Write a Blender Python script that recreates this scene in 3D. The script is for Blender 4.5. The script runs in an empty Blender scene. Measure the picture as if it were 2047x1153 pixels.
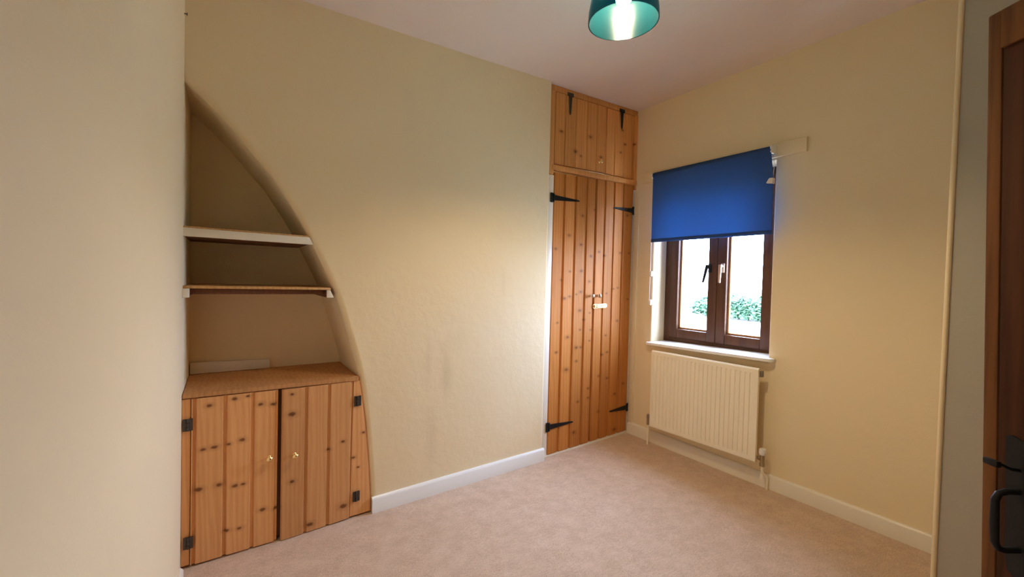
import bpy, bmesh, math, random
from mathutils import Vector, Matrix
random.seed(7)
C = bpy.context.scene.collection
SC = bpy.context.scene

# ------------------------------------------------------------------ camera
CAM = Vector((-2.564, -2.173, 1.190))
FOCAL_PX = 863.06
yaw, pitch, roll = 0.58545, -0.034957, 0.009722
fw = Vector((math.sin(yaw) * math.cos(pitch), math.cos(yaw) * math.cos(pitch), math.sin(pitch)))
r0 = Vector((math.cos(yaw), -math.sin(yaw), 0.0)); u0 = r0.cross(fw)
rt = r0 * math.cos(roll) + u0 * math.sin(roll)
up = u0 * math.cos(roll) - r0 * math.sin(roll)
cd = bpy.data.cameras.new('camera'); cam = bpy.data.objects.new('camera', cd); C.objects.link(cam)
cd.sensor_width = 36.0; cd.lens = FOCAL_PX * 36.0 / 2047.0; cd.clip_start = 0.02; cd.clip_end = 300
cam.matrix_world = Matrix(((rt.x, up.x, -fw.x, CAM.x), (rt.y, up.y, -fw.y, CAM.y), (rt.z, up.z, -fw.z, CAM.z), (0, 0, 0, 1)))
SC.camera = cam

# ------------------------------------------------------------------ sky, lights, exposure
SKY_STRENGTH = 21.0
BULB_STRENGTH = 590.0
EXPOSURE = 0.88
w = bpy.data.worlds.new('overcast_sky'); SC.world = w; w.use_nodes = True
bg = w.node_tree.nodes['Background']
bg.inputs[0].default_value = (0.80, 1.02, 1.56, 1); bg.inputs[1].default_value = SKY_STRENGTH
pl = bpy.data.lights.new('window_portal', 'AREA'); pl.shape = 'RECTANGLE'; pl.size = 0.78; pl.size_y = 1.05
pl.cycles.is_portal = True
po = bpy.data.objects.new('window_portal', pl); C.objects.link(po)
po.location = (0.19, -0.56, 1.26); po.rotation_euler = (math.pi / 2, 0, math.pi / 2)
SC.view_settings.view_transform = 'Standard'; SC.view_settings.look = 'None'
SC.view_settings.gamma = 1.0; SC.view_settings.use_curve_mapping = False
SC.view_settings.exposure = EXPOSURE
SC.cycles.use_denoising = True
SC.cycles.diffuse_bounces = 8; SC.cycles.max_bounces = 16; SC.cycles.transparent_max_bounces = 16

# ------------------------------------------------------------------ the old house has settled: walls lean, floor runs off level
H = 2.4; W = -2.683
def settle(v):
    t = 1 - v.z / H
    return Vector((v.x + t * (-0.0495 * v.x / W - 0.0425 * (1 - v.x / W)), v.y, v.z + (0.0125 * v.x - 0.0043 * v.y) * t))

# ------------------------------------------------------------------ materials
def mat(name):
    m = bpy.data.materials.new(name); m.use_nodes = True
    return m, m.node_tree, m.node_tree.nodes['Principled BSDF']
def nd(nt, typ, **kw):
    n = nt.nodes.new(typ)
    for k, v in kw.items(): setattr(n, k, v)
    return n
def setin(n, **kw):
    for k, v in kw.items(): n.inputs[k.replace('_', ' ')].default_value = v
def noise(nt, vec, scale, detail=4.0, rough=0.55):
    n = nd(nt, 'ShaderNodeTexNoise'); n.inputs['Scale'].default_value = scale; n.inputs['Detail'].default_value = detail
    n.inputs['Roughness'].default_value = rough
    if vec is not None: nt.links.new(vec, n.inputs['Vector'])
    return n.outputs['Fac']
def maprange(nt, val, a, b, c=0.0, d=1.0, smooth=True):
    n = nd(nt, 'ShaderNodeMapRange'); n.interpolation_type = 'SMOOTHSTEP' if smooth else 'LINEAR'
    nt.links.new(val, n.inputs[0])
    for i, v in enumerate((a, b, c, d)): n.inputs[i + 1].default_value = v
    return n.outputs[0]
def mixc(nt, fac, a, b):
    n = nd(nt, 'ShaderNodeMix', data_type='RGBA')
    for s, v in ((0, fac), (6, a), (7, b)):
        if hasattr(v, 'is_linked') or hasattr(v, 'links'): nt.links.new(v, n.inputs[s])
        else: n.inputs[s].default_value = v if s == 0 else (*v[:3], 1)
    return n.outputs[2]
def mth(nt, op, a, b):
    n = nd(nt, 'ShaderNodeMath', operation=op)
    for i, v in enumerate((a, b)):
        if hasattr(v, 'links'): nt.links.new(v, n.inputs[i])
        else: n.inputs[i].default_value = v
    return n.outputs[0]
def bump(nt, p, height, strength, dist):
    b = nd(nt, 'ShaderNodeBump'); b.inputs['Strength'].default_value = strength; b.inputs['Distance'].default_value = dist
    nt.links.new(height, b.inputs['Height']); nt.links.new(b.outputs[0], p.inputs['Normal'])
def geo_pos(nt): return nd(nt, 'ShaderNodeNewGeometry').outputs['Position']

def plain(name, col, rough=0.5, metal=0.0, spec=None, bumpy=None, vary=0.0):
    m, nt, p = mat(name)
    p.inputs['Base Color'].default_value = (*col, 1); p.inputs['Roughness'].default_value = rough; p.inputs['Metallic'].default_value = metal
    if spec is not None: p.inputs['Specular IOR Level'].default_value = spec
    tc = nd(nt, 'ShaderNodeTexCoord').outputs['Object']
    f = noise(nt, tc, 60 if not bumpy else bumpy[0], 5)
    if bumpy: bump(nt, p, f, bumpy[1], bumpy[2])
    if vary:
        nt.links.new(mixc(nt, noise(nt, tc, 9, 4), [c * (1 - vary) for c in col], [min(1, c * (1 + vary)) for c in col]), p.inputs['Base Color'])
    return m

def plaster(name, col, stains=None):
    m, nt, p = mat(name)
    P = geo_pos(nt)
    big = noise(nt, P, 1.7, 4)
    c = mixc(nt, big, [x * 0.96 for x in col], [min(1, x * 1.03) for x in col])
    if stains:
        for (sx, sz, rx, rz, k, tint) in stains:
            v = nd(nt, 'ShaderNodeVectorMath', operation='SUBTRACT'); nt.links.new(P, v.inputs[0]); v.inputs[1].default_value = (sx, 0, sz)
            v2 = nd(nt, 'ShaderNodeVectorMath', operation='MULTIPLY'); nt.links.new(v.outputs[0], v2.inputs[0]); v2.inputs[1].default_value = (1 / rx, 0, 1 / rz)
            ln = nd(nt, 'ShaderNodeVectorMath', operation='LENGTH'); nt.links.new(v2.outputs[0], ln.inputs[0])
            d = mth(nt, 'ADD', ln.outputs['Value'], mth(nt, 'MULTIPLY', noise(nt, P, 9, 3), 0.9))
            c = mixc(nt, maprange(nt, d, 0.35, 1.5, k, 0.0), c, tint)
    nt.links.new(c, p.inputs['Base Color'])
    p.inputs['Roughness'].default_value = 0.75; p.inputs['Specular IOR Level'].default_value = 0.25
    h = mth(nt, 'ADD', mth(nt, 'MULTIPLY', noise(nt, P, 7, 3), 1.0), mth(nt, 'MULTIPLY', noise(nt, P, 130, 4), 0.10))
    bump(nt, p, h, 0.35, 0.012)
    return m

def pine(name, light, dark, root=None, knots=(), rough=0.5, streak=1.0, kdark=0.85):
    m, nt, p = mat(name)
    tcn = nd(nt, 'ShaderNodeTexCoord')
    if root is not None: tcn.object = root
    P = tcn.outputs['Object']
    rnd = nd(nt, 'ShaderNodeObjectInfo').outputs['Random']
    off = nd(nt, 'ShaderNodeCombineXYZ')
    for i, k in enumerate((3.7, 1.9, 8.3)): nt.links.new(mth(nt, 'MULTIPLY', rnd, k), off.inputs[i])
    # knots first: they bend the grain
    kmask = None; halo = None
    for (kx, kz, s) in knots:
        v = nd(nt, 'ShaderNodeVectorMath', operation='SUBTRACT'); nt.links.new(P, v.inputs[0]); v.inputs[1].default_value = (kx, 0, kz)
        v2 = nd(nt, 'ShaderNodeVectorMath', operation='MULTIPLY'); nt.links.new(v.outputs[0], v2.inputs[0])
        v2.inputs[1].default_value = (1 / (0.0125 * s), 0, 1 / (0.0080 * s))
        ln = nd(nt, 'ShaderNodeVectorMath', operation='LENGTH'); nt.links.new(v2.outputs[0], ln.inputs[0])
        kmask = ln.outputs['Value'] if kmask is None else mth(nt, 'MINIMUM', kmask, ln.outputs['Value'])
    v = nd(nt, 'ShaderNodeVectorMath', operation='ADD'); nt.links.new(P, v.inputs[0]); nt.links.new(off.outputs[0], v.inputs[1])
    mp = nd(nt, 'ShaderNodeMapping'); nt.links.new(v.outputs[0], mp.inputs[0]); mp.inputs['Scale'].default_value = (1, 1, 0.07)
    dist = noise(nt, v.outputs[0], 5, 2)
    wv = nd(nt, 'ShaderNodeTexWave', wave_type='BANDS', bands_direction='X'); wv.inputs['Scale'].default_value = 14
    wv.inputs['Distortion'].default_value = 9; wv.inputs['Detail'].default_value = 3; wv.inputs['Detail Scale'].default_value = 1.2
    nt.links.new(mp.outputs[0], wv.inputs['Vector'])
    fine = noise(nt, mp.outputs[0], 150, 4, 0.6)
    broad = noise(nt, mp.outputs[0], 16, 3)
    g = mth(nt, 'ADD', mth(nt, 'MULTIPLY', wv.outputs['Fac'], 0.16 * streak), mth(nt, 'ADD', mth(nt, 'MULTIPLY', fine, 0.35), mth(nt, 'MULTIPLY', broad, 0.45)))
    col = mixc(nt, maprange(nt, g, 0.22, 0.80), light, dark)
    if kmask is not None:
        kd = mth(nt, 'ADD', kmask, mth(nt, 'MULTIPLY', mth(nt, 'SUBTRACT', noise(nt, P, 70, 2), 0.5), 0.8))
        col = mixc(nt, maprange(nt, kd, 0.9, 2.6, 0.30, 0.0), col, [c * 0.55 for c in dark])
        col = mixc(nt, maprange(nt, kd, 0.40, 1.15, kdark, 0.0), col, (0.125, 0.040, 0.011))
    hs = nd(nt, 'ShaderNodeHueSaturation'); nt.links.new(col, hs.inputs['Color'])
    nt.links.new(maprange(nt, rnd, 0, 1, 0.86, 1.12, False), hs.inputs['Value'])
    nt.links.new(hs.outputs[0], p.inputs['Base Color'])
    p.inputs['Roughness'].default_value = rough; p.inputs['Specular IOR Level'].default_value = 0.18
    bump(nt, p, g, 0.15, 0.002)
    return m

MAGNOLIA = (0.875, 0.738, 0.495)
m_wall = plaster('magnolia_paint', MAGNOLIA)
m_wall_back = plaster('magnolia_paint_with_damp_stains', MAGNOLIA, stains=[
    (-1.556, 0.64, 0.055, 0.22, 0.30, (0.52, 0.42, 0.24)), (-1.64, 0.28, 0.05, 0.26, 0.22, (0.60, 0.45, 0.30)),
    (-1.50, 0.80, 0.10, 0.10, 0.15, (0.56, 0.46, 0.28)), (-1.185, 1.12, 0.03, 0.12, 0.20, (0.62, 0.48, 0.28)),
    (-1.66, 0.70, 0.03, 0.20, 0.18, (0.58, 0.45, 0.29)), (-1.03, 0.72, 0.06, 0.16, 0.10, (0.62, 0.52, 0.36))])
m_ceil = plaster('ceiling_paint', (0.85, 0.755, 0.715))
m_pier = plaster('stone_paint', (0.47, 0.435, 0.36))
m_gloss = plain('cream_gloss_paint', (0.84, 0.78, 0.66), 0.32, bumpy=(40, 0.08, 0.003))
m_white = plain('white_gloss_paint', (0.88, 0.88, 0.86), 0.25)
m_plastic = plain('white_plastic', (0.86, 0.85, 0.82), 0.35)
m_rad = plain('radiator_enamel', (0.94, 0.87, 0.70), 0.3)
m_iron = plain('black_iron', (0.012, 0.012, 0.013), 0.5, 0.0, spec=0.25, bumpy=(120, 0.15, 0.002))
m_hinge = plain('dark_steel_hinge', (0.10, 0.085, 0.075), 0.42, 0.8)
m_brass = plain('brass', (0.90, 0.68, 0.32), 0.22, 1.0)
m_brass_bright = plain('bright_brass', (0.80, 0.56, 0.22), 0.4, 0.5)
m_chrome = plain('chrome', (0.85, 0.83, 0.80), 0.16, 1.0)
m_dark = plain('dark_void_paint', (0.03, 0.025, 0.02), 0.9)

# carpet: cut pile with fine flecks
m_carpet, nt, p = mat('beige_carpet')
P = geo_pos(nt)
f1 = noise(nt, P, 260, 3, 0.7); f2 = noise(nt, P, 14, 5, 0.6)
mpn = nd(nt, 'ShaderNodeMapping'); nt.links.new(P, mpn.inputs[0]); mpn.inputs['Scale'].default_value = (30, 180, 30); mpn.inputs['Rotation'].default_value = (0, 0, 0.5)
f3 = noise(nt, mpn.outputs[0], 1.5, 3)
g = mth(nt, 'ADD', mth(nt, 'MULTIPLY', f1, 0.5), mth(nt, 'ADD', mth(nt, 'MULTIPLY', f2, 0.25), mth(nt, 'MULTIPLY', f3, 0.25)))
nt.links.new(mixc(nt, maprange(nt, g, 0.34, 0.66), (0.50, 0.345, 0.240), (0.76, 0.585, 0.455)), p.inputs['Base Color'])
p.inputs['Roughness'].default_value = 0.95; p.inputs['Specular IOR Level'].default_value = 0.1; p.inputs['Sheen Weight'].default_value = 0.15
bump(nt, p, g, 0.6, 0.006)

# blue blind cloth: lets some daylight through
m_blind = bpy.data.materials.new('blue_blind_cloth'); m_blind.use_nodes = True
nt = m_blind.node_tree; nt.nodes.remove(nt.nodes['Principled BSDF'])
dif = nd(nt, 'ShaderNodeBsdfDiffuse'); tr = nd(nt, 'ShaderNodeBsdfTranslucent'); mx = nd(nt, 'ShaderNodeMixShader')
tcb = nd(nt, 'ShaderNodeTexCoord').outputs['Object']
wvn = noise(nt, tcb, 700, 2)
nt.links.new(mixc(nt, wvn, (0.048, 0.088, 0.20), (0.072, 0.118, 0.26)), dif.inputs[0])
tr.inputs[0].default_value = (0.15, 0.37, 0.68, 1)
mx.inputs[0].default_value = 0.24
nt.links.new(dif.outputs[0], mx.inputs[1]); nt.links.new(tr.outputs[0], mx.inputs[2])
nt.links.new(mx.outputs[0], nt.nodes['Material Output'].inputs[0])

def thin_glass(name, tint, gloss=0.08, rough=0.0, body=None, bodyfac=0.0):
    m = bpy.data.materials.new(name); m.use_nodes = True
    nt = m.node_tree; nt.nodes.remove(nt.nodes['Principled BSDF'])
    t = nd(nt, 'ShaderNodeBsdfTransparent'); t.inputs[0].default_value = (*tint, 1)
    base = t.outputs[0]
    if body:
        tl = nd(nt, 'ShaderNodeBsdfDiffuse'); tl.inputs[0].default_value = (*body, 1)
        mb = nd(nt, 'ShaderNodeMixShader'); mb.inputs[0].default_value = bodyfac
        nt.links.new(base, mb.inputs[1]); nt.links.new(tl.outputs[0], mb.inputs[2]); base = mb.outputs[0]
    gl = nd(nt, 'ShaderNodeBsdfGlossy'); gl.inputs['Roughness'].default_value = rough
    lw = nd(nt, 'ShaderNodeLayerWeight'); lw.inputs[0].default_value = 0.25
    ms = nd(nt, 'ShaderNodeMixShader')
    nt.links.new(mth(nt, 'MULTIPLY', lw.outputs['Fresnel'], gloss * 6), ms.inputs[0])
    nt.links.new(base, ms.inputs[1]); nt.links.new(gl.outputs[0], ms.inputs[2])
    nt.links.new(ms.outputs[0], nt.nodes['Material Output'].inputs[0])
    return m
m_glass = thin_glass('window_glass', (0.96, 0.98, 0.97), 0.06)
m_teal = thin_glass('teal_glass', (0.07, 0.22, 0.28), 0.08, 0.20, (0.025, 0.20, 0.26), 0.035)

m_bulb, nt, p = mat('lit_bulb')
p.inputs['Emission Color'].default_value = (1.0, 0.79, 0.48, 1); p.inputs['Emission Strength'].default_value = BULB_STRENGTH
p.inputs['Base Color'].default_value = (1, 0.95, 0.85, 1)

m_frame = pine('brown_window_foil', (0.135, 0.060, 0.032), (0.075, 0.032, 0.018), rough=0.35)
m_bead = pine('sunlit_oak_bead', (0.52, 0.25, 0.09), (0.36, 0.15, 0.05), rough=0.4)  # golden oak bead, orange sunlight on its edges put into the colour
m_oak = pine('dark_oak', (0.095, 0.034, 0.014), (0.036, 0.013, 0.006), rough=0.8)
m_oak_lit = pine('lit_worn_oak', (0.20, 0.082, 0.028), (0.085, 0.034, 0.013), rough=0.75)  # lighter oak: light on the door's edge and top painted into the colour
m_shelf_edge = pine('bare_pine_shelf', (0.66, 0.40, 0.17), (0.48, 0.25, 0.09))
m_brownrail = pine('brown_stain_and_shade', (0.20, 0.085, 0.040), (0.13, 0.05, 0.025))  # brown stain; also paints the shade on the bearers' sides

# ------------------------------------------------------------------ mesh helpers
def hexa(bm, c, bev=0.0, seg=2):
    """8 corners: bottom ring then top ring, counter-clockwise from above"""
    vs = [bm.verts.new(Vector(p)) for p in c]
    fs = [bm.faces.new([vs[i] for i in f]) for f in ((3, 2, 1, 0), (4, 5, 6, 7), (0, 1, 5, 4), (1, 2, 6, 5), (2, 3, 7, 6), (3, 0, 4, 7))]
    if bev:
        es = list({e for f in fs for e in f.edges})
        bmesh.ops.bevel(bm, geom=es, offset=bev, segments=seg, affect='EDGES', profile=0.5)
def box(bm, x0, x1, y0, y1, z0, z1, bev=0.0, seg=2):
    hexa(bm, [(x0, y0, z0), (x1, y0, z0), (x1, y1, z0), (x0, y1, z0), (x0, y0, z1), (x1, y0, z1), (x1, y1, z1), (x0, y1, z1)], bev, seg)
def bar(bm, xa, za0, za1, xb, zb0, zb1, y0, y1, bev=0.0):
    """a board in x whose two ends sit at their own heights"""
    hexa(bm, [(xa, y0, za0), (xb, y0, zb0), (xb, y1, zb0), (xa, y1, za0), (xa, y0, za1), (xb, y0, zb1), (xb, y1, zb1), (xa, y1, za1)], bev)
def bary(bm, ya, za0, za1, yb, zb0, zb1, x0, x1, bev=0.0):
    """a board in y whose two ends sit at their own heights (ya < yb)"""
    hexa(bm, [(x0, ya, za0), (x1, ya, za0), (x1, yb, zb0), (x0, yb, zb0), (x0, ya, za1), (x1, ya, za1), (x1, yb, zb1), (x0, yb, zb1)], bev)
def prism(bm, poly, axis, a, b):
    """extrude a closed outline; axis 'y': outline is (x,z), axis 'z': (x,y), axis 'x': (y,z)"""
    def P(q, t): return {'y': (q[0], t, q[1]), 'z': (q[0], q[1], t), 'x': (t, q[0], q[1])}[axis]
    A = [bm.verts.new(P(q, a)) for q in poly]; B = [bm.verts.new(P(q, b)) for q in poly]
    bm.faces.new(A); bm.faces.new(list(reversed(B)))
    n = len(poly)
    for i in range(n): bm.faces.new((A[i], B[i], B[(i + 1) % n], A[(i + 1) % n]))
def tube(bm, pts, r, n=12, caps=True):
    pts = [Vector(q) for q in pts]; rings = []
    ref = None
    for i, q in enumerate(pts):
        d = (pts[min(i + 1, len(pts) - 1)] - pts[max(i - 1, 0)]).normalized()
        if ref is None: ref = d.orthogonal().normalized()
        a = (ref - d * ref.dot(d)).normalized(); ref = a; b = d.cross(a)
        rr = r[i] if isinstance(r, (list, tuple)) else r
        rings.append([bm.verts.new(q + (a * math.cos(k * 2 * math.pi / n) + b * math.sin(k * 2 * math.pi / n)) * rr) for k in range(n)])
    for A, B in zip(rings, rings[1:]):
        for k in range(n): bm.faces.new((A[k], A[(k + 1) % n], B[(k + 1) % n], B[k]))
    if caps: bm.faces.new(list(reversed(rings[0]))); bm.faces.new(rings[-1])
def lathe(bm, prof, c, axis=(0, 0, 1), n=24, cap=True):
    ax = Vector(axis).normalized(); a = ax.orthogonal().normalized(); b = ax.cross(a); c = Vector(c); rings = []
    for (r, h) in prof:
        rings.append([bm.verts.new(c + ax * h + (a * math.cos(k * 2 * math.pi / n) + b * math.sin(k * 2 * math.pi / n)) * max(r, 1e-5)) for k in range(n)])
    for A, B in zip(rings, rings[1:]):
        for k in range(n): bm.faces.new((A[k], A[(k + 1) % n], B[(k + 1) % n], B[k]))
    if cap: bm.faces.new(list(reversed(rings[0]))); bm.faces.new(rings[-1])
def arcpts(cx, cy, r, a0, a1, n):
    return [(cx + r * math.cos(math.radians(a0 + (a1 - a0) * i / n)), cy + r * math.sin(math.radians(a0 + (a1 - a0) * i / n))) for i in range(n + 1)]

def empty(name, loc, label=None, cat=None, group=None, kind=None, warp=True):
    o = bpy.data.objects.new(name, None); C.objects.link(o); o.empty_display_size = 0.1
    o.location = settle(Vector(loc)) if warp else Vector(loc)
    tag(o, label, cat, group, kind); return o
def tag(o, label=None, cat=None, group=None, kind=None):
    if label: o['label'] = label
    if cat: o['category'] = cat
    if group: o['group'] = group
    if kind: o['kind'] = kind
    return o
def wloc(o):
    v = Vector((0, 0, 0))
    while o is not None: v += o.location; o = o.parent
    return v
def obj(name, bm, m, parent=None, warp=True, sharp=0.55, label=None, cat=None, group=None, kind=None, origin=None):
    bmesh.ops.recalc_face_normals(bm, faces=bm.faces)
    if warp:
        for v in bm.verts: v.co = settle(v.co)
    lo = Vector([min(v.co[i] for v in bm.verts) for i in range(3)]); hi = Vector([max(v.co[i] for v in bm.verts) for i in range(3)])
    og = Vector(origin) if origin else Vector(((lo.x + hi.x) / 2, (lo.y + hi.y) / 2, lo.z))
    for v in bm.verts: v.co -= og
    me = bpy.data.meshes.new(name); bm.to_mesh(me); bm.free()
    me.polygons.foreach_set('use_smooth', [True] * len(me.polygons)); me.set_sharp_from_angle(angle=sharp)
    me.materials.append(m)
    o = bpy.data.objects.new(name, me); C.objects.link(o)
    if parent is not None: o.parent = parent; o.location = og - wloc(parent)
    else: o.location = og
    return tag(o, label, cat, group, kind)
def BM(): return bmesh.new()

# ------------------------------------------------------------------ the setting
YF = -2.60        # front wall (the doorway the photograph was taken from)
HALL = -3.9
PX, PYF = -0.45, -1.757     # boxed pier in the near right corner
bm = BM(); box(bm, W - 0.3, 0.3, HALL - 0.1, 0.78, -0.12, 0.0); obj('floor', bm, m_carpet, kind='structure')
bm = BM(); box(bm, W - 0.3, 0.3, HALL - 0.1, 0.78, H, H + 0.12); obj('ceiling', bm, m_ceil, kind='structure')
bm = BM(); box(bm, W - 0.15, W, HALL, 0.70, 0, H); obj('wall_left', bm, m_wall, kind='structure')

# back wall with the arched alcove; plaster turns softly into the reveal
ARCH = [(-2.683, 1.946), (-2.640, 1.911), (-2.599, 1.875), (-2.530, 1.800), (-2.459, 1.715), (-2.376, 1.617), (-2.304, 1.505), (-2.262, 1.434), (-2.225, 1.362),
        (-2.180, 1.272), (-2.142, 1.190), (-2.106, 1.105), (-2.067, 0.985), (-2.030, 0.860), (-2.003, 0.765), (-1.980, 0.660), (-1.953, 0.470),
        (-1.938, 0.310), (-1.926, 0.160), (-1.917, 0.0)]
NICHE_D = 0.43; RR = 0.028
def arch_offset(d):
    out = []
    for i, q in enumerate(ARCH):
        a = ARCH[max(i - 1, 0)]; b = ARCH[min(i + 1, len(ARCH) - 1)]
        t = Vector((b[0] - a[0], b[1] - a[1])).normalized(); n = Vector((-t.y, t.x))   # outward, away from the opening
        if n.x < 0: n = -n
        x, z = q[0] + n.x * d, q[1] + n.y * d
        if i == 0: x, z = W, q[1] + d * 1.35
        if i == len(ARCH) - 1: z = 0.0
        out.append((x, z))
    return out
bm = BM()
XR = -0.833
rings = []
for k in range(7):
    a = math.radians(90 * k / 6)
    rings.append([bm.verts.new((x, RR * (1 - math.cos(a)), z)) for (x, z) in arch_offset(RR * (1 - math.sin(a)))])
rings.append([bm.verts.new((x, NICHE_D, z)) for (x, z) in arch_offset(0)])
for A, B in zip(rings, rings[1:]):
    for i in range(len(A) - 1): bm.faces.new((A[i], A[i + 1], B[i + 1], B[i]))
edge = [bm.verts.new((XR - 0.012, 0, v.co.z)) for v in rings[0]]
for i in range(len(edge) - 1): bm.faces.new((rings[0][i], edge[i], edge[i + 1], rings[0][i + 1]))
topl, topr = bm.verts.new((W, 0, H)), bm.verts.new((XR - 0.012, 0, H))
bm.faces.new((rings[0][0], topl, topr, edge[0]))
# rounded right-hand arris and return beside the wardrobe
ret = [[bm.verts.new((XR - 0.012, 0, z)) for z in (0, H)]]
for k in range(1, 6):
    a = math.radians(90 * k / 5)
    ret.append([bm.verts.new((XR - 0.012 + 0.012 * math.sin(a), 0.012 * (1 - math.cos(a)), z)) for z in (0, H)])
ret.append([bm.verts.new((XR, 0.16, z)) for z in (0, H)])
for A, B in zip(ret, ret[1:]): bm.faces.new((A[0], B[0], B[1], A[1]))
obj('wall_back', bm, m_wall_back, kind='structure', sharp=0.9)
bm = BM(); box(bm, W, XR, NICHE_D, NICHE_D + 0.1, 0, H); obj('wall_alcove', bm, m_wall, kind='structure')
bm = BM(); box(bm, XR - 0.1, 0.2, 0.60, 0.70, 0, H); obj('wall_wardrobe_back', bm, m_wall, kind='structure')

# right wall with window opening and the rounded plaster reveal
WY0, WY1, WZ0, WZ1, WX = -0.960, -0.157, 0.700, 1.83, 0.14
bm = BM()
def rect(y0, y1, z0, z1, x): return [bm.verts.new((x, y, z)) for y, z in ((y0, z0), (y1, z0), (y1, z1), (y0, z1))]
R3 = 0.012
ro = rect(-2.60, 0.6, 0, H, 0)
ring = [rect(WY0 - R3 * (1 - math.sin(math.radians(18 * k))), WY1 + R3 * (1 - math.sin(math.radians(18 * k))), WZ0 - R3 * (1 - math.sin(math.radians(18 * k))),
             WZ1 + R3 * (1 - math.sin(math.radians(18 * k))), R3 * (1 - math.cos(math.radians(18 * k)))) for k in range(6)]
ring.append(rect(WY0, WY1, WZ0, WZ1, 0.30))
seq = [ro] + ring
outer = rect(-2.60, 0.6, 0, H, 0.30)
for A, B in zip(seq + [], seq[1:]):
    for k in range(4): bm.faces.new((A[k], A[(k + 1) % 4], B[(k + 1) % 4], B[k]))
for k in range(4):
    bm.faces.new((ring[-1][k], ring[-1][(k + 1) % 4], outer[(k + 1) % 4], outer[k]))
    bm.faces.new((outer[k], outer[(k + 1) % 4], ro[(k + 1) % 4], ro[k]))
obj('wall_right', bm, m_wall, kind='structure', sharp=0.9)

# front wall with the doorway, hall behind
DX0, DX1, DZ = -2.50, -1.60, 1.98
bm = BM()
for (x0, x1, z0, z1) in ((W, DX0, 0, H), (DX1, 0.0, 0, H), (DX0, DX1, DZ, H)): box(bm, x0, x1, YF - 0.12, YF, z0, z1)
obj('wall_front', bm, m_wall, kind='structure')
bm = BM(); box(bm, W, 0.0, HALL - 0.1, HALL, 0, H); obj('wall_hall_end', bm, m_wall, kind='structure')
bm = BM(); box(bm, 0.0, 0.1, HALL, YF, 0, H); obj('wall_hall_right', bm, m_wall, kind='structure')
# pier: boxed out, arris rounded
bm = BM()
pr = [(0.0, PYF), (0.0, YF), (PX, YF)] + [(PX + 0.012 - 0.012 * math.cos(math.radians(a)), PYF - 0.012 + 0.012 * math.sin(math.radians(a))) for a in range(0, 91, 15)]
prism(bm, pr, 'z', 0, H)
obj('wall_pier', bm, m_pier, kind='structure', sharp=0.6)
# slim pale strip down the pier's arris, painting in light its rounded corner catches
bm = BM(); tube(bm, [(PX - 0.001, PYF - 0.002, 0.0), (PX - 0.001, PYF - 0.002, H)], 0.0075, 12); obj('trim_1', bm, m_wall, kind='structure')

# baseboards
def skirt_y(yA, yB, zA, zB, x1, d, name):     # on the right wall
    bm = BM()
    prof = [(0, 0), (-d, 0), (-d, 1 - 0.14), (-d + 0.004, 1 - 0.05), (-d + 0.009, 1.0), (0, 1.0)]
    A = [bm.verts.new((x1 + q[0], yA, q[1] * zA)) for q in prof]; B = [bm.verts.new((x1 + q[0], yB, q[1] * zB)) for q in prof]
    bm.faces.new(A); bm.faces.new(list(reversed(B)))
    for i in range(6): bm.faces.new((A[i], B[i], B[(i + 1) % 6], A[(i + 1) % 6]))
    return bm
sk = empty('baseboard_right', (0, -0.8, 0), kind='structure')
obj('board', skirt_y(PYF, -0.985, 0.078, 0.080, 0.0, 0.018, ''), m_gloss, sk)
obj('board', skirt_y(-0.983, -0.205, 0.080, 0.083, 0.0, 0.021, ''), m_gloss, sk)
obj('board', skirt_y(-0.203, 0.02, 0.083, 0.084, 0.0, 0.018, ''), m_gloss, sk)
bm = BM()
prof = [(0, 0), (-0.019, 0), (-0.019, 0.84), (-0.015, 0.93), (-0.009, 1.0), (0, 1.0)]
A = [bm.verts.new((-1.917, q[0], q[1] * 0.078)) for q in prof]; B = [bm.verts.new((XR + 0.004, q[0], q[1] * 0.080)) for q in prof]
bm.faces.new(A); bm.faces.new(list(reversed(B)))
for i in range(6): bm.faces.new((A[i], B[i], B[(i + 1) % 6], A[(i + 1) % 6]))
obj('baseboard_back', bm, m_white, kind='structure')
bm = BM()
A = [bm.verts.new((W - q[0], YF, q[1] * 0.082)) for q in prof]; B = [bm.verts.new((W - q[0], -0.13, q[1] * 0.082)) for q in prof]
bm.faces.new(A); bm.faces.new(list(reversed(B)))
for i in range(6): bm.faces.new((A[i], B[i], B[(i + 1) % 6], A[(i + 1) % 6]))
obj('baseboard_left', bm, m_gloss, kind='structure')
# upright cream batten in the corner beside the wardrobe
bm = BM(); box(bm, -0.012, 0.004, -0.020, 0.024, 0.085, 1.80, 0.003); obj('trim_2', bm, m_wall, kind='structure')
# fixing board above the window, painted like the wall
bm = BM(); bary(bm, -1.120, 1.842, 1.919, -0.060, 1.850, 1.923, -0.020, 0.0, 0.003); obj('trim_3', bm, m_wall, kind='structure')

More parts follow.
